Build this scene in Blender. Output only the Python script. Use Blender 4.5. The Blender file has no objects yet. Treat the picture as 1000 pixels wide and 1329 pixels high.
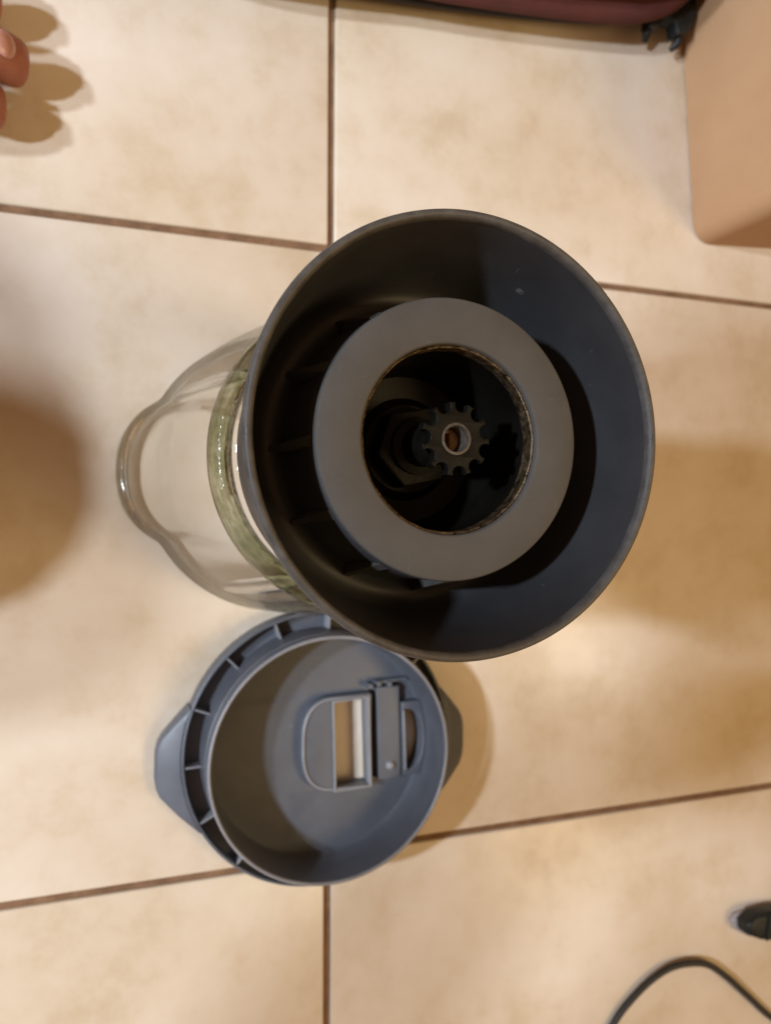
import bpy, bmesh, math, random
from mathutils import Vector, Matrix
random.seed(7)
sc = bpy.context.scene
PI = math.pi

# ------------------------------------------------------------------ camera
DEPR = math.radians(70.0); ROLL = math.radians(0.3); CAM_H = 0.40
s_, c_ = math.sin(DEPR), math.cos(DEPR)
R0 = Vector((s_, 0, c_)); U0 = Vector((0, 1, 0)); B0 = Vector((-c_, 0, s_))
RX = R0 * math.cos(ROLL) + U0 * math.sin(ROLL)
UX = U0 * math.cos(ROLL) - R0 * math.sin(ROLL)
cam_d = bpy.data.cameras.new('camera'); cam = bpy.data.objects.new('camera', cam_d)
sc.collection.objects.link(cam); sc.camera = cam
M = Matrix.Identity(4)
for i, a in enumerate((RX, UX, B0)):
    for j in range(3): M[j][i] = a[j]
M.translation = (0, 0, CAM_H); cam.matrix_world = M
cam_d.sensor_fit = 'VERTICAL'; cam_d.sensor_height = 36.0
cam_d.lens = 36.0 * 1000.0 / 1329.0
cam_d.clip_start = 0.005; cam_d.clip_end = 50
cam_d.dof.use_dof = True; cam_d.dof.focus_distance = 0.205; cam_d.dof.aperture_fstop = 15.0

# ------------------------------------------------------------------ light
w = bpy.data.worlds.new('World'); sc.world = w; w.use_nodes = True
bg = w.node_tree.nodes['Background']
bg.inputs[0].default_value = (1.0, 0.53, 0.22, 1); bg.inputs[1].default_value = 0.27

def lamp(name, loc, power, col, radius):
    l = bpy.data.lights.new(name, 'POINT'); l.energy = power; l.color = col; l.shadow_soft_size = radius
    o = bpy.data.objects.new(name, l); sc.collection.objects.link(o); o.location = loc
    return o
lamp('ceiling_bulb', (-1.43, -0.11, 1.45), 120, (0.78, 0.88, 1.0), 0.055)
lamp('ceiling_bulb', (-1.55, 0.22, 1.36), 108, (0.78, 0.88, 1.0), 0.055)
la = bpy.data.lights.new('ceiling_panel', 'AREA'); la.shape = 'DISK'; la.size = 0.7; la.energy = 15
la.color = (1.0, 0.74, 0.38)
lo = bpy.data.objects.new('ceiling_panel', la); sc.collection.objects.link(lo)
lo.location = (1.3, -0.5, 2.0)
lo.rotation_euler = (Vector((0.2, 0, 0)) - lo.location).to_track_quat('-Z', 'Y').to_euler()

vs = sc.view_settings
sc.display_settings.display_device = 'sRGB'
vs.view_transform = 'Standard'; vs.look = 'None'; vs.exposure = 0.20; vs.gamma = 1.0; vs.use_curve_mapping = False
sc.render.engine = 'CYCLES'
sc.cycles.max_bounces = 12; sc.cycles.transparent_max_bounces = 24; sc.cycles.transmission_bounces = 12
sc.cycles.sample_clamp_indirect = 3.0

# ------------------------------------------------------------------ helpers
C = sc.collection
def obj(name, me, mat=None, parent=None, loc=(0, 0, 0), rot=(0, 0, 0), smooth=None):
    o = bpy.data.objects.new(name, me); C.objects.link(o)
    o.location = loc; o.rotation_euler = rot
    if mat and me is not None and not me.materials: me.materials.append(mat)
    if parent: o.parent = parent
    if smooth is not None and me is not None: shade(me, smooth)
    return o
def shade(me, deg):
    for p in me.polygons: p.use_smooth = True
    bm = bmesh.new(); bm.from_mesh(me)
    lim = math.radians(deg)
    for e in bm.edges:
        if len(e.link_faces) == 2 and e.calc_face_angle(0) > lim: e.smooth = False
    bm.to_mesh(me); bm.free()
def empty(name, loc, label=None, cat=None, rz=0, group=None):
    o = bpy.data.objects.new(name, None); C.objects.link(o); o.location = loc; o.rotation_euler = (0, 0, rz)
    o.empty_display_size = 0.02
    return tag(o, label, cat, group)
def tag(o, label=None, cat=None, group=None, kind=None):
    if label: o['label'] = label
    if cat: o['category'] = cat
    if group: o['group'] = group
    if kind: o['kind'] = kind
    return o
def mesh(name, v, f):
    me = bpy.data.meshes.new(name); me.from_pydata([tuple(x) for x in v], [], f); me.update(); return me
def lathe(prof, n=160, closed=False, rfun=None):
    """prof: list of (r, z); closed joins last to first"""
    v = []; f = []; m = len(prof)
    for i in range(n):
        a = 2 * PI * i / n
        for (r, z) in prof:
            k = rfun(a, r, z) if rfun else r
            v.append((k * math.cos(a), k * math.sin(a), z))
    mm = m if closed else m - 1
    for i in range(n):
        j = (i + 1) % n
        for k in range(mm):
            q = (k + 1) % m
            f.append((i * m + k, j * m + k, j * m + q, i * m + q))
    me = mesh('lathe', v, f)
    bm = bmesh.new(); bm.from_mesh(me); bmesh.ops.remove_doubles(bm, verts=bm.verts, dist=1e-6)
    bmesh.ops.recalc_face_normals(bm, faces=bm.faces); bm.to_mesh(me); bm.free()
    return me
def prism(outlines, z0, z1, bevel=0.0, seg=2):
    """extruded flat outline(s); inner outlines are holes"""
    cu = bpy.data.curves.new('outline', 'CURVE'); cu.dimensions = '2D'; cu.fill_mode = 'BOTH'
    cu.extrude = max((z1 - z0) / 2 - bevel, 1e-5); cu.bevel_depth = bevel; cu.bevel_resolution = seg; cu.offset = -bevel
    for pts in outlines:
        sp = cu.splines.new('POLY'); sp.points.add(len(pts) - 1); sp.use_cyclic_u = True
        for p, q in zip(sp.points, pts): p.co = (q[0], q[1], 0, 1)
    t = bpy.data.objects.new('tmp', cu); C.objects.link(t)
    bpy.context.view_layer.update()
    me = bpy.data.meshes.new_from_object(t.evaluated_get(bpy.context.evaluated_depsgraph_get()))
    bpy.data.objects.remove(t); bpy.data.curves.remove(cu)
    for vv in me.vertices: vv.co.z += (z0 + z1) / 2
    me.materials.clear()
    bm = bmesh.new(); bm.from_mesh(me); bmesh.ops.remove_doubles(bm, verts=bm.verts, dist=1e-6)
    bmesh.ops.recalc_face_normals(bm, faces=bm.faces); bm.to_mesh(me); bm.free()
    return me
def circ(r, n=64, cx=0, cy=0, a0=0, a1=2 * PI):
    full = abs(a1 - a0 - 2 * PI) < 1e-6
    return [(cx + r * math.cos(a0 + (a1 - a0) * i / (n if full else n - 1)), cy + r * math.sin(a0 + (a1 - a0) * i / (n if full else n - 1))) for i in range(n)]
def rrect(x0, x1, y0, y1, r, n=6):
    p = []
    for cx, cy, a in ((x1 - r, y1 - r, 0), (x0 + r, y1 - r, PI / 2), (x0 + r, y0 + r, PI), (x1 - r, y0 + r, 1.5 * PI)):
        p += [(cx + r * math.cos(a + PI / 2 * i / n), cy + r * math.sin(a + PI / 2 * i / n)) for i in range(n + 1)]
    return p
def smooth_path(pts, n=8):
    out = []
    P = [Vector(p) for p in pts]
    for i in range(len(P) - 1):
        p0 = P[max(i - 1, 0)]; p1 = P[i]; p2 = P[i + 1]; p3 = P[min(i + 2, len(P) - 1)]
        for k in range(n):
            t = k / n
            out.append(0.5 * ((2 * p1) + (p2 - p0) * t + (2 * p0 - 5 * p1 + 4 * p2 - p3) * t * t + (-p0 + 3 * p1 - 3 * p2 + p3) * t ** 3))
    out.append(P[-1]); return out
def tube(pts, r, n=12, closed=False, cap=True):
    P = [Vector(p) for p in pts]; m = len(P); v = []; f = []
    rr = r if isinstance(r, (list, tuple)) else [r] * m
    up = Vector((0, 0, 1))
    for i in range(m):
        a = P[(i - 1) % m] if (closed or i > 0) else P[i]; b = P[(i + 1) % m] if (closed or i < m - 1) else P[i]
        t = (b - a).normalized()
        sd = t.cross(up)
        if sd.length < 1e-4: sd = t.cross(Vector((0, 1, 0)))
        sd.normalize(); u2 = sd.cross(t)
        for k in range(n):
            th = 2 * PI * k / n
            v.append(P[i] + rr[i] * (math.cos(th) * sd + math.sin(th) * u2))
    for i in range(m if closed else m - 1):
        j = (i + 1) % m
        for k in range(n):
            f.append((i * n + k, i * n + (k + 1) % n, j * n + (k + 1) % n, j * n + k))
    if cap and not closed:
        f.append(tuple(range(n))[::-1]); f.append(tuple(range((m - 1) * n, m * n)))
    return mesh('tube', v, f)
def rbox(sx, sy, sz, bev, seg=3):
    bm = bmesh.new(); bmesh.ops.create_cube(bm, size=1)
    for v in bm.verts: v.co = (v.co.x * sx, v.co.y * sy, v.co.z * sz)
    bmesh.ops.bevel(bm, geom=list(bm.edges), offset=bev, segments=seg, profile=0.5, affect='EDGES')
    me = bpy.data.meshes.new('rbox'); bm.to_mesh(me); bm.free(); return me
def skin(name, verts, edges, radii, levels=2, root=0):
    me = mesh(name, verts, []); me.edges.add(len(edges))
    for i, e in enumerate(edges): me.edges[i].vertices = e
    me.update()
    t = bpy.data.objects.new('tmp', me); C.objects.link(t)
    t.modifiers.new('s', 'SKIN').use_smooth_shade = True
    for i, r in enumerate(radii):
        r = r if isinstance(r, tuple) else (r, r)
        me.skin_vertices[0].data[i].radius = r
        me.skin_vertices[0].data[i].use_root = (i == root)
    sb = t.modifiers.new('u', 'SUBSURF'); sb.levels = levels; sb.render_levels = levels
    bpy.context.view_layer.update()
    out = bpy.data.meshes.new_from_object(t.evaluated_get(bpy.context.evaluated_depsgraph_get()))
    bpy.data.objects.remove(t); bpy.data.meshes.remove(me)
    for p in out.polygons: p.use_smooth = True
    out.name = name; return out
def join(meshes):
    bm = bmesh.new()
    for m in meshes: bm.from_mesh(m)
    me = bpy.data.meshes.new('joined'); bm.to_mesh(me); bm.free(); return me

# ------------------------------------------------------------------ materials
class NT:
    def __init__(s, name):
        s.m = bpy.data.materials.new(name); s.m.use_nodes = True; s.t = s.m.node_tree; s.t.nodes.clear()
        s.out = s.n('ShaderNodeOutputMaterial')
    def n(s, typ, **kw):
        o = s.t.nodes.new(typ)
        for k, v in kw.items():
            if hasattr(o, k): setattr(o, k, v)
        return o
    def l(s, a, b): s.t.links.new(a, b)
    def obj(s, scale=1.0):
        c = s.n('ShaderNodeTexCoord'); mp = s.n('ShaderNodeMapping'); s.l(c.outputs['Object'], mp.inputs[0])
        mp.inputs['Scale'].default_value = (scale,) * 3 if not isinstance(scale, tuple) else scale
        return mp.outputs[0]
    def noise(s, co, scale, det=4, rough=.6):
        t = s.n('ShaderNodeTexNoise'); s.l(co, t.inputs[0]); t.inputs['Scale'].default_value = scale
        t.inputs['Detail'].default_value = det; t.inputs['Roughness'].default_value = rough; return t.outputs[0]
    def ramp(s, fac, stops):
        r = s.n('ShaderNodeValToRGB'); s.l(fac, r.inputs[0])
        e = r.color_ramp.elements
        while len(e) < len(stops): e.new(0.5)
        for k, (p, c) in zip(e, stops): k.position = p; k.color = (c[0], c[1], c[2], 1) if isinstance(c, tuple) else (c, c, c, 1)
        return r.outputs[0]
    def bump(s, h, strength, dist):
        b = s.n('ShaderNodeBump'); s.l(h, b.inputs['Height']); b.inputs['Strength'].default_value = strength
        b.inputs['Distance'].default_value = dist; return b.outputs[0]
    def bsdf(s):
        b = s.n('ShaderNodeBsdfPrincipled'); s.l(b.outputs[0], s.out.inputs[0]); return b

def plastic(name, col, col2, rough=(0.35, 0.55), scale=60, bump=0.15, fine=2500, spec=0.5, metal=0, scr=0, marks=()):
    t = NT(name); b = t.bsdf(); co = t.obj()
    n1 = t.noise(co, scale, 5); n2 = t.noise(co, fine, 2)
    base = t.ramp(n1, [(.3, col), (.72, col2)])
    if scr:                                   # sparse pale scuffs
        n3 = t.noise(t.obj((60, 260, 90)), 1.0, 6, .7); n4 = t.noise(t.obj((420, 90, 150)), 1.0, 5, .7)
        mxs = t.n('ShaderNodeMath', operation='MAXIMUM'); t.l(n3, mxs.inputs[0]); t.l(n4, mxs.inputs[1])
        mk = t.ramp(mxs.outputs[0], [(.66, 0.0), (.74, 1.0)])
        mm = t.n('ShaderNodeMix', data_type='RGBA'); t.l(mk, mm.inputs[0]); t.l(base, mm.inputs[6])
        mm.inputs[7].default_value = (col2[0] + scr, col2[1] + scr, col2[2] + scr, 1); base = mm.outputs[2]
    for (p, ax, wd, ln, cc) in marks:           # single scuffs with a shape of their own
        vs_ = t.n('ShaderNodeVectorMath', operation='SUBTRACT'); t.l(t.obj(), vs_.inputs[0]); vs_.inputs[1].default_value = p
        dots = []
        a3 = Vector(ax).normalized(); b3 = a3.cross(Vector((.3, .2, 1))).normalized(); c3 = a3.cross(b3)
        for q, sc3 in ((a3, ln), (b3, wd), (c3, wd)):
            d_ = t.n('ShaderNodeVectorMath', operation='DOT_PRODUCT'); t.l(vs_.outputs[0], d_.inputs[0]); d_.inputs[1].default_value = tuple(q / sc3)
            dots.append(d_.outputs['Value'])
        cb = t.n('ShaderNodeCombineXYZ')
        for k in range(3): t.l(dots[k], cb.inputs[k])
        le = t.n('ShaderNodeVectorMath', operation='LENGTH'); t.l(cb.outputs[0], le.inputs[0])
        ad = t.n('ShaderNodeMath', operation='ADD'); t.l(le.outputs['Value'], ad.inputs[0]); t.l(t.noise(t.obj(), 900, 4), ad.inputs[1])
        mk = t.ramp(ad.outputs[0], [(.65, 1.0), (.98, 0.0)])
        mm = t.n('ShaderNodeMix', data_type='RGBA'); t.l(mk, mm.inputs[0]); t.l(base, mm.inputs[6]); mm.inputs[7].default_value = (*cc, 1); base = mm.outputs[2]
    t.l(base, b.inputs['Base Color'])
    t.l(t.ramp(n1, [(.3, rough[0]), (.7, rough[1])]), b.inputs['Roughness'])
    b.inputs['Specular IOR Level'].default_value = spec; b.inputs['Metallic'].default_value = metal
    t.l(t.bump(n2, bump, 0.0004), b.inputs['Normal'])
    return t.m

def tile_mat():
    t = NT('ceramic_tile'); b = t.bsdf(); c = t.n('ShaderNodeTexCoord')
    oi = t.n('ShaderNodeObjectInfo'); va = t.n('ShaderNodeVectorMath', operation='ADD')
    sv = t.n('ShaderNodeVectorMath', operation='SCALE'); cx = t.n('ShaderNodeCombineXYZ')
    for k in range(3): t.l(oi.outputs['Random'], cx.inputs[k])
    t.l(cx.outputs[0], sv.inputs[0]); sv.inputs['Scale'].default_value = 7.0
    t.l(c.outputs['Object'], va.inputs[0]); t.l(sv.outputs[0], va.inputs[1]); co = va.outputs[0]
    n1 = t.noise(co, 6.0, 6, .62); n2 = t.noise(co, 24.0, 9, .7)
    base = t.ramp(n1, [(.28, (.57, .46, .33)), (.42, (.63, .53, .41)), (.55, (.675, .585, .48)), (.70, (.73, .65, .565))])
    veins = t.ramp(n2, [(.34, (.90, .865, .80)), (.5, (1, 1, 1)), (.68, (1.03, 1.035, 1.05))])
    mx = t.n('ShaderNodeMix', data_type='RGBA', blend_type='MULTIPLY'); mx.inputs[0].default_value = .75
    t.l(base, mx.inputs[6]); t.l(veins, mx.inputs[7]); t.l(mx.outputs[2], b.inputs['Base Color'])
    t.l(t.ramp(n2, [(.3, .42), (.7, .26)]), b.inputs['Roughness'])
    b.inputs['Specular IOR Level'].default_value = .45
    t.l(t.bump(n2, .25, .0012), b.inputs['Normal'])
    return t.m
def grout_mat():
    t = NT('grout'); b = t.bsdf(); co = t.obj()
    n = t.noise(co, 90, 6, .7)
    t.l(t.ramp(n, [(.3, (.13, .068, .034)), (.7, (.27, .155, .085))]), b.inputs['Base Color'])
    b.inputs['Roughness'].default_value = .95
    t.l(t.bump(t.noise(co, 1500, 3), .6, .001), b.inputs['Normal']); return t.m
def glass_mat():
    t = NT('jug_glass')
    lw = t.n('ShaderNodeLayerWeight'); lw.inputs['Blend'].default_value = .30
    col = t.ramp(lw.outputs['Facing'], [(0.0, (.997, .998, .996)), (.80, (.985, .99, .98)), (.93, (.88, .905, .83)), (1.0, (.55, .60, .48))])
    tr = t.n('ShaderNodeBsdfTransparent'); t.l(col, tr.inputs[0])
    rf = t.n('ShaderNodeBsdfRefraction'); t.l(col, rf.inputs[0]); rf.inputs['IOR'].default_value = 1.12; rf.inputs['Roughness'].default_value = .02
    m1 = t.n('ShaderNodeMixShader'); m1.inputs[0].default_value = .0; t.l(tr.outputs[0], m1.inputs[1]); t.l(rf.outputs[0], m1.inputs[2])
    gl = t.n('ShaderNodeBsdfGlossy'); gl.inputs['Roughness'].default_value = .03
    fr = t.n('ShaderNodeFresnel'); fr.inputs['IOR'].default_value = 1.22
    co = t.obj(); nb = t.bump(t.noise(co, 40, 3), .15, .002); t.l(nb, fr.inputs['Normal']); t.l(nb, gl.inputs['Normal'])
    fm = t.n('ShaderNodeMath', operation='MULTIPLY'); t.l(fr.outputs[0], fm.inputs[0]); fm.inputs[1].default_value = .55
    m2 = t.n('ShaderNodeMixShader'); t.l(fm.outputs[0], m2.inputs[0]); t.l(m1.outputs[0], m2.inputs[1]); t.l(gl.outputs[0], m2.inputs[2])
    t.l(m2.outputs[0], t.out.inputs[0]); return t.m
def solid_glass(name, col, rough=.04):
    t = NT(name); b = t.bsdf(); b.inputs['Base Color'].default_value = (*col, 1)
    b.inputs['Transmission Weight'].default_value = 1; b.inputs['IOR'].default_value = 1.48; b.inputs['Roughness'].default_value = rough
    return t.m
def heel_mat():
    t = NT('heel_glass'); co = t.obj((70, 70, 260))
    col = t.ramp(t.noise(co, 1.0, 5, .65), [(.34, (.42, .45, .33)), (.5, (.62, .64, .52)), (.66, (.93, .94, .90))])
    tr = t.n('ShaderNodeBsdfTransparent'); t.l(col, tr.inputs[0])
    gl = t.n('ShaderNodeBsdfGlossy'); gl.inputs['Roughness'].default_value = .12
    fr = t.n('ShaderNodeFresnel'); fr.inputs['IOR'].default_value = 1.25
    t.l(t.bump(t.noise(t.obj(), 120, 3), .4, .002), gl.inputs['Normal'])
    m = t.n('ShaderNodeMixShader'); t.l(fr.outputs[0], m.inputs[0]); t.l(tr.outputs[0], m.inputs[1]); t.l(gl.outputs[0], m.inputs[2])
    t.l(m.outputs[0], t.out.inputs[0]); return t.m
def skin_mat():
    t = NT('skin'); b = t.bsdf(); co = t.obj()
    n = t.noise(co, 70, 6, .7)
    t.l(t.ramp(n, [(.3, (.30, .095, .052)), (.5, (.38, .14, .08)), (.7, (.47, .20, .125))]), b.inputs['Base Color'])
    b.inputs['Roughness'].default_value = .55; b.inputs['Subsurface Weight'].default_value = .12
    b.inputs['Subsurface Radius'].default_value = (.004, .0015, .0008)
    cr = t.noise(t.obj((900, 120, 300)), 1.0, 5, .7)
    t.l(t.bump(cr, .55, .0008), b.inputs['Normal']); return t.m
def cloth_mat(name, a, c2, weave=900):
    t = NT(name); b = t.bsdf(); co = t.obj()
    wv = t.n('ShaderNodeTexWave'); t.l(co, wv.inputs[0]); wv.inputs['Scale'].default_value = weave; wv.inputs['Distortion'].default_value = 2
    n = t.noise(co, 35, 5)
    t.l(t.ramp(n, [(.3, a), (.7, c2)]), b.inputs['Base Color']); b.inputs['Roughness'].default_value = .9
    t.l(t.bump(wv.outputs[0], .5, .0006), b.inputs['Normal']); return t.m
def card_mat():
    t = NT('cardboard'); b = t.bsdf(); co = t.obj()
    n = t.noise(co, 14, 6, .65); g = t.noise(t.obj((3000, 200, 200)), 1, 3)
    base = t.ramp(n, [(.3, (.43, .245, .125)), (.7, (.485, .29, .155))])
    t.l(base, b.inputs['Base Color']); b.inputs['Roughness'].default_value = .82
    t.l(t.bump(g, .12, .0006), b.inputs['Normal']); return t.m

TILE = tile_mat(); GROUT = grout_mat(); GLASS = glass_mat()
LIPGLASS = solid_glass('lip_glass', (.95, .98, .94), .10); HEELGLASS = heel_mat()
BLACK = plastic('black_plastic', (.040, .041, .045), (.053, .054, .060), (.38, .52), 45, .10, scr=.06, marks=(((.0252, .0448, .2012), (.8, .25, -.2), .0030, .0060, (.22, .22, .23)), ((-.030, -.037, .186), (.5, -.8, 0), .0010, .0050, (.12, .11, .10)), ((.046, .020, .196), (.2, -1, 0), .0009, .0045, (.12, .12, .13))))
RIMMAT = plastic('worn_black_plastic', (.060, .058, .056), (.125, .120, .115), (.42, .65), 220, .3)
RING = plastic('grey_rubber', (.098, .095, .091), (.118, .114, .109), (.62, .75), 90, .30, 2600, .3, scr=.035)
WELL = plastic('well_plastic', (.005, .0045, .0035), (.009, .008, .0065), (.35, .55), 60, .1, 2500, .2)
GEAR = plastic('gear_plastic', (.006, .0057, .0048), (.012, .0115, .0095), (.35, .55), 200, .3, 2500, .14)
BRASS = plastic('glint_brass', (.02, .014, .009), (.34, .25, .15), (.3, .6), 520, .6, 2500, .4, .8)  # pale specks in the colour stand for sparse glints on the brass
RUST = plastic('rusty_steel', (.40, .20, .08), (.62, .40, .22), (.45, .8), 700, .8, 3500, .5, .5)
LID = plastic('blue_grey_plastic', (.076, .082, .098), (.098, .105, .123), (.36, .54), 55, .14, scr=.03)
LIDLIP = plastic('pale_lid_plastic', (.19, .19, .205), (.24, .24, .25), (.35, .5), 90, .1)  # paler copy of LID; highlight on raised edges put into the colour
STEEL = plastic('dull_steel', (.06, .055, .05), (.16, .14, .12), (.4, .6), 600, .4, 2500, .5, .3)
CARD = card_mat(); SKIN = skin_mat()
MAROON = cloth_mat('maroon_cloth', (.075, .018, .016), (.12, .028, .024)); DARKCLOTH = cloth_mat('black_cloth', (.018, .016, .018), (.035, .032, .033))
SLEEVE = cloth_mat('sleeve_cloth', (.10, .11, .14), (.14, .15, .19))
CABLE = plastic('cable_rubber', (.014, .013, .013), (.024, .022, .021), (.4, .6), 200, .2)
CLIPM = plastic('clip_plastic', (.008, .009, .0085), (.017, .019, .018), (.3, .5), 100, .2, 2500, .25)
GREYM = plastic('plug_grey', (.30, .27, .27), (.42, .38, .37), (.25, .4), 150, .1)
NAILSKIN = plastic('nail', (.46, .22, .16), (.54, .28, .21), (.22, .35), 100, .05)
NAIL = plastic('nail_varnish', (.42, .035, .05), (.48, .05, .06), (.2, .3), 100, .05)

# ------------------------------------------------------------------ floor
GX = 0.1138; S = 0.3275; GAP = 0.0037
floor_me = mesh('floor', [(-3, -3, -.0022), (3, -3, -.0022), (3, 3, -.0022), (-3, 3, -.0022)], [(0, 1, 2, 3)])
floor = tag(obj('floor', floor_me, GROUT), kind='structure')
def tile(x0, x1, y0, y1):
    me = rbox(x1 - x0 - GAP, y1 - y0 - GAP, .012, .0012, 3)
    o = obj('tile', me, TILE, floor, ((x0 + x1) / 2, (y0 + y1) / 2, -.006), (0, 0, random.uniform(-.0012, .0012)), smooth=40)
    return o
for ci in range(-3, 4):
    x0, x1 = GX + (ci - 1) * S, GX + ci * S
    dy = 0.0 if ci <= 0 else 0.0022
    for ri in range(-2, 4):
        y0, y1 = -.186 + dy + (ri - 1) * S, -.186 + dy + ri * S
        if ci > 0 and ri == 1: y1 = .1402
        if ci > 0 and ri == 2: y0 = .1402
        tile(x0, x1, y0, y1)

# ------------------------------------------------------------------ blender jug, upside down on its mouth
JX, JY = 0.0875, 0.0195
jug = empty('blender_jug', (JX, JY, 0), 'upside-down glass blender jug with dark flared base and grey ring facing up', 'blender jug')
# flared base collar: rim lip, inner cone, channel, boss
prof = [(.0475, .158), (.0492, .160), (.0505, .172), (.0525, .192), (.0550, .210), (.0573, .2200), (.05755, .2216), (.0572, .2224), (.0565, .2227),
        (.0558, .2224), (.0555, .2215), (.0545, .2120), (.0525, .200), (.0505, .190), (.0490, .1835), (.0470, .1805), (.0440, .180), (.0412, .1808),
        (.0400, .183), (.0390, .190), (.0384, .204), (.0382, .2092), (.0376, .2098), (.0300, .2098), (.0268, .2095), (.0262, .206), (.0262, .158)]
obj('base_collar', lathe(prof, 220), BLACK, jug, smooth=50)
# worn lip of the collar (a separate thin bead 0.3 mm proud)
lip = [(.05772, .2195), (.0579, .2213), (.0575, .2226), (.0567, .22305), (.0558, .2227), (.05535, .2214), (.0554, .2200)]
obj('rim_edge', lathe(lip, 220), RIMMAT, jug, smooth=60)
# grey rubber ring
rp = [(.0256, .2098), (.0256, .2116), (.0259, .2121), (.0264, .2123), (.0374, .2123), (.0379, .2120), (.0381, .2114), (.0381, .2099)]
ring = obj('sealing_ring', lathe(rp, 160), RING, jug, smooth=50)
obj('mould_mark', tube([(.0014 * math.cos(a), .0014 * math.sin(a), 0) for a in [2 * PI * i / 24 for i in range(24)]], .00016, 6, True), RING, ring, (-.0315, -.0115, .2122), smooth=80)
# brass liner inside the hole
lp = [(.0256, .2105), (.0252, .2107), (.02485, .2104), (.0248, .2060), (.0252, .2058), (.0256, .2060)]
obj('brass_liner', lathe(lp, 140, True, lambda a, r, z: r + .00005 * math.sin(a * 23) + .00006 * math.sin(a * 9 + 1)), BRASS, jug, smooth=40)
# well
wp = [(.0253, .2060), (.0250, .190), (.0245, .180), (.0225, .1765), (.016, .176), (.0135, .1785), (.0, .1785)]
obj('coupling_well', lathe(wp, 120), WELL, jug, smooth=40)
# gussets round the boss
gus = mesh('gusset', [(0, -.0015, 0), (0, .0015, 0), (.0052, -.0006, 0), (.0052, .0006, 0), (0, -.0015, .0282), (0, .0015, .0282)],
           [(0, 1, 3, 2), (0, 2, 4), (1, 5, 3), (2, 3, 5, 4), (0, 4, 5, 1)])
gus.materials.append(RIMMAT)
for k in range(12):
    a = math.radians(2 + 30 * k)
    obj('gusset', gus, None, jug, (.0383 * math.cos(a), .0383 * math.sin(a), .1806), (0, 0, a))
# drive coupling
def gear_outline(R=.0099, n=11, nr=.0019, nc=.0092, off=.25):
    pts = []
    half = math.acos((R * R + nc * nc - nr * nr) / (2 * R * nc))
    for k in range(n):
        a = 2 * PI * k / n + off
        # notch: arc centred at nc from +half to -half bulging inward
        p0 = Vector((R * math.cos(a - half), R * math.sin(a - half))); c0 = Vector((nc * math.cos(a), nc * math.sin(a)))
        p1 = Vector((R * math.cos(a + half), R * math.sin(a + half)))
        b0 = math.atan2(p0.y - c0.y, p0.x - c0.x); b1 = math.atan2(p1.y - c0.y, p1.x - c0.x)
        while b1 > b0: b1 -= 2 * PI
        for i in range(9):
            b = b0 + (b1 - b0) * i / 8
            pts.append((c0.x + nr * math.cos(b), c0.y + nr * math.sin(b)))
        a2 = 2 * PI * (k + 1) / n + off - half
        for i in range(1, 3):
            b = a + half + (a2 - a - half) * i / 3
            pts.append((R * math.cos(b), R * math.sin(b)))
    return pts
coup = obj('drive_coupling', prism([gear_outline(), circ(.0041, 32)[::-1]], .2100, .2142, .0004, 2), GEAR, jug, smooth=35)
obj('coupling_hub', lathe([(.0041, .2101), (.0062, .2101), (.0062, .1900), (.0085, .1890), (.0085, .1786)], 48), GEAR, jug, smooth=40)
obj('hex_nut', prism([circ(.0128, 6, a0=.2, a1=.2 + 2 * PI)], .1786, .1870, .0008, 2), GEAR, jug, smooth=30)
obj('bore_sleeve', lathe([(.0043, .2143), (.0036, .2145), (.0034, .2140), (.0034, .2060), (.0041, .2060)], 40), STEEL, coup, smooth=40)
obj('drive_screw', prism([circ(.0033, 24), [(.0007, .0021), (-.0007, .0021), (-.0007, -.0021), (.0007, -.0021)]], .2050, .2086, .0003), RUST, coup, smooth=35)
# glass body (walls with thickness) with pouring lip towards -x
def bodyr(z):
    P = [(0, .0705), (.006, .0708), (.03, .0690), (.06, .0660), (.09, .0625), (.12, .0585), (.14, .0555), (.152, .0525), (.160, .0485), (.172, .0470)]
    for (a, ra), (b, rb) in zip(P, P[1:]):
        if a <= z <= b: return ra + (rb - ra) * (z - a) / (b - a)
    return P[-1][1]
zs = [.0, .002, .005, .009, .014, .02, .028, .037, .047, .058, .07, .083, .096, .109, .12, .13, .138, .145, .150, .154, .157, .160]
outer = [(bodyr(z), z) for z in zs]
inner = [(bodyr(z) - (.0034 if z > .004 else .0030), z) for z in zs]
inner = [p for p in inner if p[1] < .146] + [(.046, .148), (.036, .150), (.0, .1505)]
def spout(a, r, z):
    d = abs((a - PI + PI) % (2 * PI) - PI)
    k = max(0.0, 1 - z / .045) ** 1.6
    w_ = .52; t = max(0.0, 1 - (d / w_) ** 2.6) ** 1.1 if d < w_ else 0.0
    return r + (.0125 * k * t if r > .03 else 0)
prof_g = inner[::-1] + [(.0692, -.0002 + .0004)] + outer
body = obj('glass_body', lathe(outer, 200, rfun=spout), GLASS, jug, smooth=60)
inn = obj('inner_wall', lathe(inner, 200, rfun=spout), GLASS, jug, smooth=60)
lipring = [(.0709, .0015), (.0714, .0038), (.0709, .0062), (.0690, .0070), (.0672, .0060), (.0668, .0035), (.0676, .0010), (.0692, .0003)]
obj('mouth_rim', lathe(lipring, 200, True, spout), LIPGLASS, jug, smooth=80)
heel = [(.0540, .1460), (.0552, .1420), (.0556, .1370), (.0545, .1330), (.0515, .1330), (.0490, .1370), (.0480, .1430), (.0500, .1470), (.0520, .1478)]
obj('glass_heel', lathe(heel, 160, True), HEELGLASS, jug, smooth=80)

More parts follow.
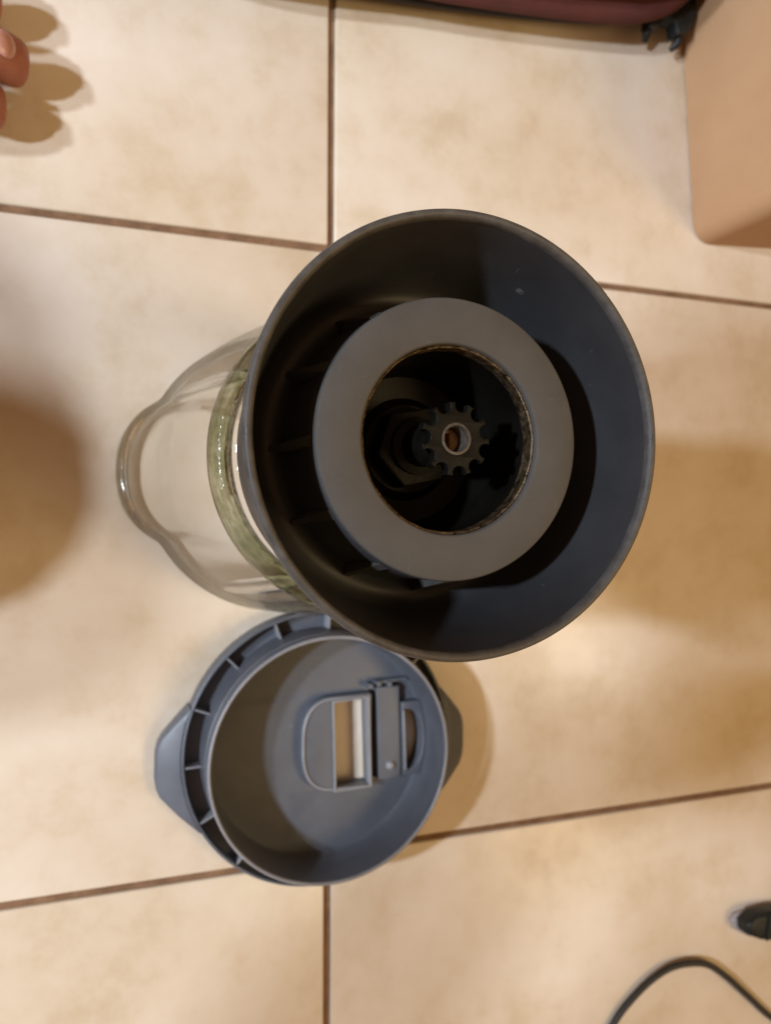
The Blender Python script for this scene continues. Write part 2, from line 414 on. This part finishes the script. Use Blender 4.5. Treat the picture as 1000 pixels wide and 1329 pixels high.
for deg in (60, 148, 240, 325):                 # vertical mixing ribs moulded on the inside
    a = math.radians(deg)
    rb = [((bodyr(z) - .0052) * math.cos(a), (bodyr(z) - .0052) * math.sin(a), z) for z in (.012, .03, .06, .09, .12, .138)]
    obj('mixing_rib', tube(rb, [.0012, .0030, .0034, .0034, .0032, .0020], 14), LIPGLASS, jug, smooth=80)

# ------------------------------------------------------------------ lid, upside down beside the jug
LX, LY = 0.1067, -0.1224
lid = empty('jug_lid', (LX, LY, 0), 'blue-grey plastic jug lid lying upside down beside the glass jug', 'lid')
h1 = [(.0062, .0226), (.0248, .0238), (.0264, -.0226), (.0076, -.0232)]
slit = [(.0276, .0275), (.0302, .0275), (.0318, -.0205), (.0292, -.0205)]
h2 = [(.0462, .0158)] + [(.0462 + .0108 * math.sin(b) ** .8, -.0008 + .0166 * math.cos(b)) for b in [PI * i / 14 for i in range(1, 14)]] + [(.0478, -.0174)]
plate = obj('lid_plate', prism([circ(.0710, 140), h1, slit, h2], .0008, .0058, .0006, 2), LID, lid, smooth=35)
# outer flange wall
fw = [(.0696, .0056), (.0696, .0134), (.0699, .0140), (.0706, .0140), (.0711, .0136), (.0713, .0040)]
obj('outer_flange', lathe(fw, 180), LID, lid, smooth=45)
# plug wall with seal groove and pale top edge
pw = [(.0616, .0056), (.0615, .0200), (.0615, .0262), (.0606, .0268), (.0604, .0282), (.0613, .0290), (.0615, .0312), (.0614, .0340), (.0611, .0351), (.0605, .0354),
      (.0597, .0350), (.0593, .0338), (.0590, .0200), (.0586, .0090), (.0580, .0066), (.0574, .0056)]
obj('plug_wall', lathe(pw, 200), LID, lid, smooth=50)
pe = [(.0613, .0350), (.0610, .0356), (.0605, .0358), (.0600, .0356), (.0596, .0350)]
obj('plug_edge', lathe(pe, 200), LIDLIP, lid, smooth=60)
ribm = rbox(.0080, .0011, .0078, .0003, 2); ribm.materials.append(LIDLIP)
for k in range(15):
    a = math.radians(183 + 24 * k)
    obj('rib', ribm, None, lid, (.0655 * math.cos(a), .0655 * math.sin(a), .0095), (0, 0, a))
# grip tabs
def grip(sx, sc_):
    top = [(-.0672, .0262), (-.0730, .0200), (-.0798, .0122), (-.0818, .0088), (-.0830, .0040), (-.0833, -.0090), (-.0826, -.0140), (-.0808, -.0182), (-.0720, -.0275), (-.0622, -.0362)]
    rim_in = [(.0708 * math.cos(a), .0708 * math.sin(a)) for a in [math.radians(210.8 - (210.8 - 158.5) * i / 8) for i in range(9)]]
    me = prism([[(sx * x, y) for x, y in rim_in] + [(sx * x * sc_, y) for x, y in top]], .0010, .0146, .0014, 3)
    for v in me.vertices:                     # slope down outwards
        rr = math.hypot(v.co.x, v.co.y)
        if v.co.z > .006: v.co.z -= max(0, rr - .0705) * .45
    return me
obj('grip_tab', grip(1, 1.0), LID, lid, smooth=40)
obj('grip_tab', grip(-1, 1.0), LID, lid, smooth=40)
# raised D-shaped pour plate
def dshape(off=0.0):
    pts = []
    for i in range(23):
        b = PI / 2 + PI * i / 22
        cx, cy = .0090, .0008
        ex = abs(math.cos(b)) ** .72 * (-1 if math.cos(b) < 0 else 1); ey = abs(math.sin(b)) ** .72 * (1 if math.sin(b) > 0 else -1)
        pts.append((cx + (.0200 + off) * ex, cy + (.0250 + off) * ey))
    return [(.0268 + off * .4, .0262 + off)] + pts + [(.0268 + off * .4, -.0240 - off)]
pour = obj('pour_plate', prism([dshape(), h1], .0056, .0118, .0008, 3), LID, lid, smooth=40)
obj('plate_lip', tube([(x, y, .0119) for x, y in dshape(-.0012)], .0008, 8, True), LIDLIP, pour, smooth=80)  # bright light-facing edge painted by the paler material
def offs(q, d):
    cx = sum(p[0] for p in q) / 4; cy = sum(p[1] for p in q) / 4
    return [(p[0] + d * (1 if p[0] > cx else -1), p[1] + d * (1 if p[1] > cy else -1)) for p in q]
obj('slot_frame', prism([offs(h1, .0010), offs(h1, -.0001)], .0060, .0134, .0004, 2), LIDLIP, pour, smooth=40)
# latch bar and its bits
latch = obj('latch_bar', prism([[(.0304, .0285), (.0435, .0285), (.0437, .0165), (.0448, -.0180), (.0445, -.0215), (.0322, -.0215)]], .0056, .0108, .0008, 3), LID, lid, smooth=40)
obj('latch_knob', lathe([(.0, .0128), (.0012, .0127), (.0022, .0119), (.0026, .0108)], 24), LIDLIP, latch, (.0385, -.0140, 0), smooth=60)
va_ = math.radians(20)
obj('vent_block', prism([[(.0444, .0196)] + [(.0586 * math.cos(va_ - 2 * va_ * i / 12), .0586 * math.sin(va_ - 2 * va_ * i / 12)) for i in range(13)] + [(.0456, -.0200)], h2], .0056, .0122, .0006, 2), LID, lid, smooth=40)
obj('vent_edge', rbox(.0010, .0325, .0074, .0004, 2), LIDLIP, latch, (.0459, -.0008, .0096), (0, 0, .045))
for px_, py_ in ((.0268, .0295), (.0315, .0305), (.0375, .0300)):
    obj('hinge_post', rbox(.0026, .0030, .0070, .0006, 2), LID, latch, (px_, py_, .0092))
obj('hinge_bar', rbox(.0190, .0018, .0052, .0005, 2), LID, latch, (.0385, .0315, .0085), (0, 0, .05))

# ------------------------------------------------------------------ cardboard box
bx = empty('cardboard_box', (.3555, .1740, 0), 'brown cardboard box standing on the tiles at the top right', 'box', rz=math.radians(4.2))
BW, BD, BH = .24, .30, .16
def walls():
    p = rrect(0, BW, 0, BD, .013, 7); q = rrect(.004, BW - .004, .004, BD - .004, .009, 7)
    return prism([p, q], .0005, BH, .0008, 2)
obj('walls', walls(), CARD, bx, smooth=40)
obj('base', rbox(BW - .01, BD - .01, .003, .0005), CARD, bx, (BW / 2, BD / 2, .003))
for i, (sx, sy, lx, ly) in enumerate(((BW - .004, BD / 2 - .002, BW / 2, BD * .25), (BW - .004, BD / 2 - .002, BW / 2, BD * .75))):
    obj('flap', rbox(sx, sy, .0036, .0008), CARD, bx, (lx, ly, BH + .0022))

# ------------------------------------------------------------------ bag at the top edge
bag = empty('travel_bag', (.21, .30, 0), 'dark maroon and black fabric bag along the top edge', 'bag')
BAGDY = .005
edge = [(-.02, .262), (.06, .258), (.129, .2655), (.1766, .2700), (.2234, .2755), (.26, .281), (.29, .2875), (.318, .302), (.335, .330)]
sp = smooth_path([(x - .21, y - .30 + BAGDY, 0) for x, y in edge], 6)
bo = [(p.x, p.y + .012) for p in sp] + [(.14, .25), (-.22, .25)]
obj('body', prism([bo], .004, .085, .010, 4), DARKCLOTH, bag, smooth=60)
n_ = len(sp)
obj('piping', tube([(p.x, p.y + .006, .024) for p in sp], [.005 + .0065 * (i / n_) for i in range(n_)], 14), MAROON, bag, smooth=80)
obj('zip_tape', tube([(p.x, p.y + .0085, .040) for p in sp], .0065, 10), DARKCLOTH, bag, smooth=80)
obj('seam', tube([(p.x, p.y + .004, .013) for p in sp], .0022, 8), DARKCLOTH, bag, smooth=80)
# black buckle hanging at the bag's corner
bk = empty('buckle', (.322, .308, .012), 'black plastic buckle between the maroon bag and the cardboard box', 'buckle', rz=-.25); bk.scale = (.85, .85, .85)
obj('frame', prism([[(-.030, .006), (-.012, .014), (.006, .022), (.018, .020), (.022, .006), (.019, -.010), (.010, -.016), (.006, -.008), (-.002, -.008), (-.006, -.018), (-.013, -.020), (-.016, -.008), (-.028, -.002)],
                    circ(.0045, 20, .003, .004)], -.004, .008, .0015, 3), CLIPM, bk, smooth=40)
obj('pin', tube([(-.006, .004, .009), (.012, .012, .0095)], .0022, 10), CLIPM, bk, smooth=60)
obj('prong', tube([(-.012, -.008, .002), (-.0105, -.020, .000), (-.008, -.024, -.004)], [.0035, .0030, .0020], 10), CLIPM, bk, smooth=60)
obj('prong', tube([(.015, -.006, .002), (.016, -.016, .000), (.014, -.020, -.004)], [.0032, .0028, .0018], 10), CLIPM, bk, smooth=60)
obj('rivet', lathe([(0, .0102), (.0016, .0100), (.0024, .0086), (.0024, .007)], 20), GREYM, bk, (.010, .014, 0), smooth=60)

# ------------------------------------------------------------------ cable and plug, lower right
cp = [(.262, -.372, .0026), (.278, -.340, .0026), (.2954, -.3146, .0027), (.3068, -.3033, .0030), (.3212, -.2933, .0036), (.336, -.2875, .0042), (.3512, -.287, .0046), (.3666, -.291, .0044),
      (.3825, -.3022, .0038), (.4021, -.3199, .0030), (.4221, -.3381, .0026), (.455, -.362, .0026), (.50, -.375, .0026)]
cab = obj('power_cable', tube(smooth_path(cp, 8), .0021, 12), CABLE, smooth=80)
tag(cab, 'thin black cable arching across the tiles at the bottom right', 'cable')
pg = empty('plug', (.4150, -.2715, 0), 'small black plastic plug with pale lower edge at the right border', 'plug', rz=-.16)
obj('plug_body', prism([[(-.026, .003), (-.020, .0085), (-.006, .0110), (.03, .0125), (.06, .011), (.06, -.008), (.02, -.0095), (-.012, -.0075), (-.024, -.004)]], .003, .015, .003, 4), CLIPM, pg, smooth=50)
obj('plug_foot', prism([[(-.0285, .000), (-.026, .004), (-.016, .007), (.06, .008), (.06, -.011), (.016, -.0118), (-.012, -.0105), (-.024, -.006)]], .0004, .0040, .001, 3), GREYM, pg, smooth=50)
for k in range(4):
    obj('grip_ridge', rbox(.0016, .016, .003, .0006, 2), CLIPM, pg, (-.010 + .007 * k, .0012, .0152))

# ------------------------------------------------------------------ the hand reaching in at the top left
def hand(tips, knuckles, wrist, elbow, thumb, rs=(.0088, .0078, .0070), name='hand', wr=(.026, .018), lift=.012):
    """one skinned mesh: forearm, palm fan and five finger chains"""
    V = [Vector(wrist)]; E = []; Rr = [wr]
    V.append(Vector(elbow)); E.append((0, 1)); Rr.append((.040, .036))
    mid = (sum((Vector(k) for k in knuckles), Vector()) / len(knuckles)) * .5 + Vector(wrist) * .5
    meshes = []
    kc = sum((Vector(k) for k in knuckles), Vector()) / len(knuckles)
    V.append(mid); E.append((0, 2)); Rr.append((.036, .0145))
    V.append(kc * .82 + mid * .18); E.append((2, 3)); Rr.append((.039, .0125))
    meshes.append(skin(name, V, E, Rr, 2, 0))
    def chain(a, b, r, bend):
        a = Vector(a); b = Vector(b); pts = []
        base = a + (mid - a) * .25
        j1 = a + (b - a) * .42 + Vector((0, 0, bend)); j2 = a + (b - a) * .75 + Vector((0, 0, bend * .7))
        pts = [base, a, j1, j2, a + (b - a) * .97, b]
        rr = [r[0] * 1.02, r[0], r[0] * .96, r[1], r[2], r[2] * .62]
        return skin(name, pts, [(i, i + 1) for i in range(5)], [(x, x * .92) for x in rr], 2, 1)
    for k, t in zip(knuckles, tips): meshes.append(chain(k, t, rs, lift))
    tb, tt = thumb; meshes.append(chain(tb, tt, (rs[0] * 1.15, rs[1] * 1.15, rs[2] * 1.12), lift * .4))
    return join(meshes)
hm = hand(tips=[(-.0330, .1735, .0115), (-.0235, .1945, .0120), (-.0350, .2200, .0118), (-.066, .2440, .0110)],
          knuckles=[(-.100, .168, .034), (-.100, .192, .037), (-.106, .215, .036), (-.116, .238, .031)],
          wrist=(-.190, .208, .046), elbow=(-.45, .225, .085), thumb=((-.150, .160, .032), (-.082, .138, .012)),
          rs=(.0122, .0122, .0120), name='person')
per = obj('person', hm, SKIN, loc=(-.011, .008, 0)); tag(per, 'bare hand of a person reaching in with fingers at the top left corner', 'person')
from mathutils.bvhtree import BVHTree
HB = BVHTree.FromPolygons([v.co.copy() for v in hm.vertices], [tuple(p.vertices) for p in hm.polygons])
nail = lathe([(0, .0011), (.0028, .0009), (.0046, .0002), (.0050, -.0006)], 20)
for v in nail.vertices: v.co.x *= 1.25; v.co.z *= 1.2
for x, y, z in ((-.0400, .1735, .0218), (-.0305, .1945, .0223), (-.0420, .2200, .0221)):
    hit, nor, _, _ = HB.ray_cast(Vector((x, y, .2)), Vector((0, 0, -1)))
    o = obj('fingernail', nail.copy(), NAIL if y > .215 else NAILSKIN, per, hit, smooth=70)
    o.rotation_euler = (nor * .6 + Vector((.25, 0, .4))).normalized().to_track_quat('Z', 'Y').to_euler()

# ------------------------------------------------------------------ the photographer's phone, and unseen arms and legs posed to shade the floor
pc = Vector((0, 0, CAM_H)) + B0 * .030 + RX * -.024 + UX * -.060
ph = empty('mobile_phone', pc, 'black mobile phone held flat above the jug', 'phone')
ph.rotation_euler = M.to_euler()
obj('case', rbox(.078, .165, .009, .0035, 3), BLACK, ph, smooth=40)
obj('lens_bump', lathe([(.0, -.0060), (.006, -.0060), (.007, -.0052), (.007, -.0040)], 24), CLIPM, ph, (.024, .060, 0), smooth=40)
def arm(a):
    return hand(**a)
h_r = hand(tips=[(-0.140, -.140, .442), (-0.125, -.128, .450), (-0.125, -.116, .452), (-0.140, -.106, .455)],
           knuckles=[(-0.225, -.160, .440), (-0.232, -.144, .450), (-0.237, -.128, .452), (-0.240, -.112, .452)],
           wrist=(-0.305, -.160, .450), elbow=(-0.475, -.335, .48), thumb=((-0.280, -.120, .440), (-0.280, -.070, .438)),
           rs=(.0120, .0110, .0100), name='person', wr=(.040, .032), lift=.006)
h_l = hand(tips=[(-.080, -.028, .442), (-.074, -.044, .445), (-.076, -.060, .448), (-.085, -.076, .450)],
           knuckles=[(-.165, -.022, .442), (-.175, -.042, .445), (-.180, -.060, .447), (-.185, -.076, .448)],
           wrist=(-.295, -.020, .460), elbow=(-.40, .010, .74), thumb=((-.255, -.060, .450), (-.185, -.095, .445)),
           rs=(.0130, .0120, .0105), name='person', wr=(.050, .040), lift=.006)
ph_p = obj('person', join([h_r, h_l]), SKIN); tag(ph_p, 'unseen person kneeling beside the jug holding a phone, posed to shade the floor', 'person')
leg1 = skin('trousers', [(-.62, .00, .06), (-.34, -.010, .058), (-.130, -.012, .064), (-.26, .006, .17), (-.46, .05, .34)], [(0, 1), (1, 2), (2, 3), (3, 4)], [.045, .050, .055, .068, .080], 2, 2)
leg2 = skin('trousers', [(-.66, -.36, .06), (-.38, -.35, .058), (-.175, -.335, .062), (-.32, -.340, .17), (-.57, -.33, .33)], [(0, 1), (1, 2), (2, 3), (3, 4)], [.045, .050, .055, .068, .080], 2, 2)
obj('trouser_leg', leg1, SLEEVE, ph_p); obj('trouser_leg', leg2, SLEEVE, ph_p)  # legs added out of view for the floor shadows at the left
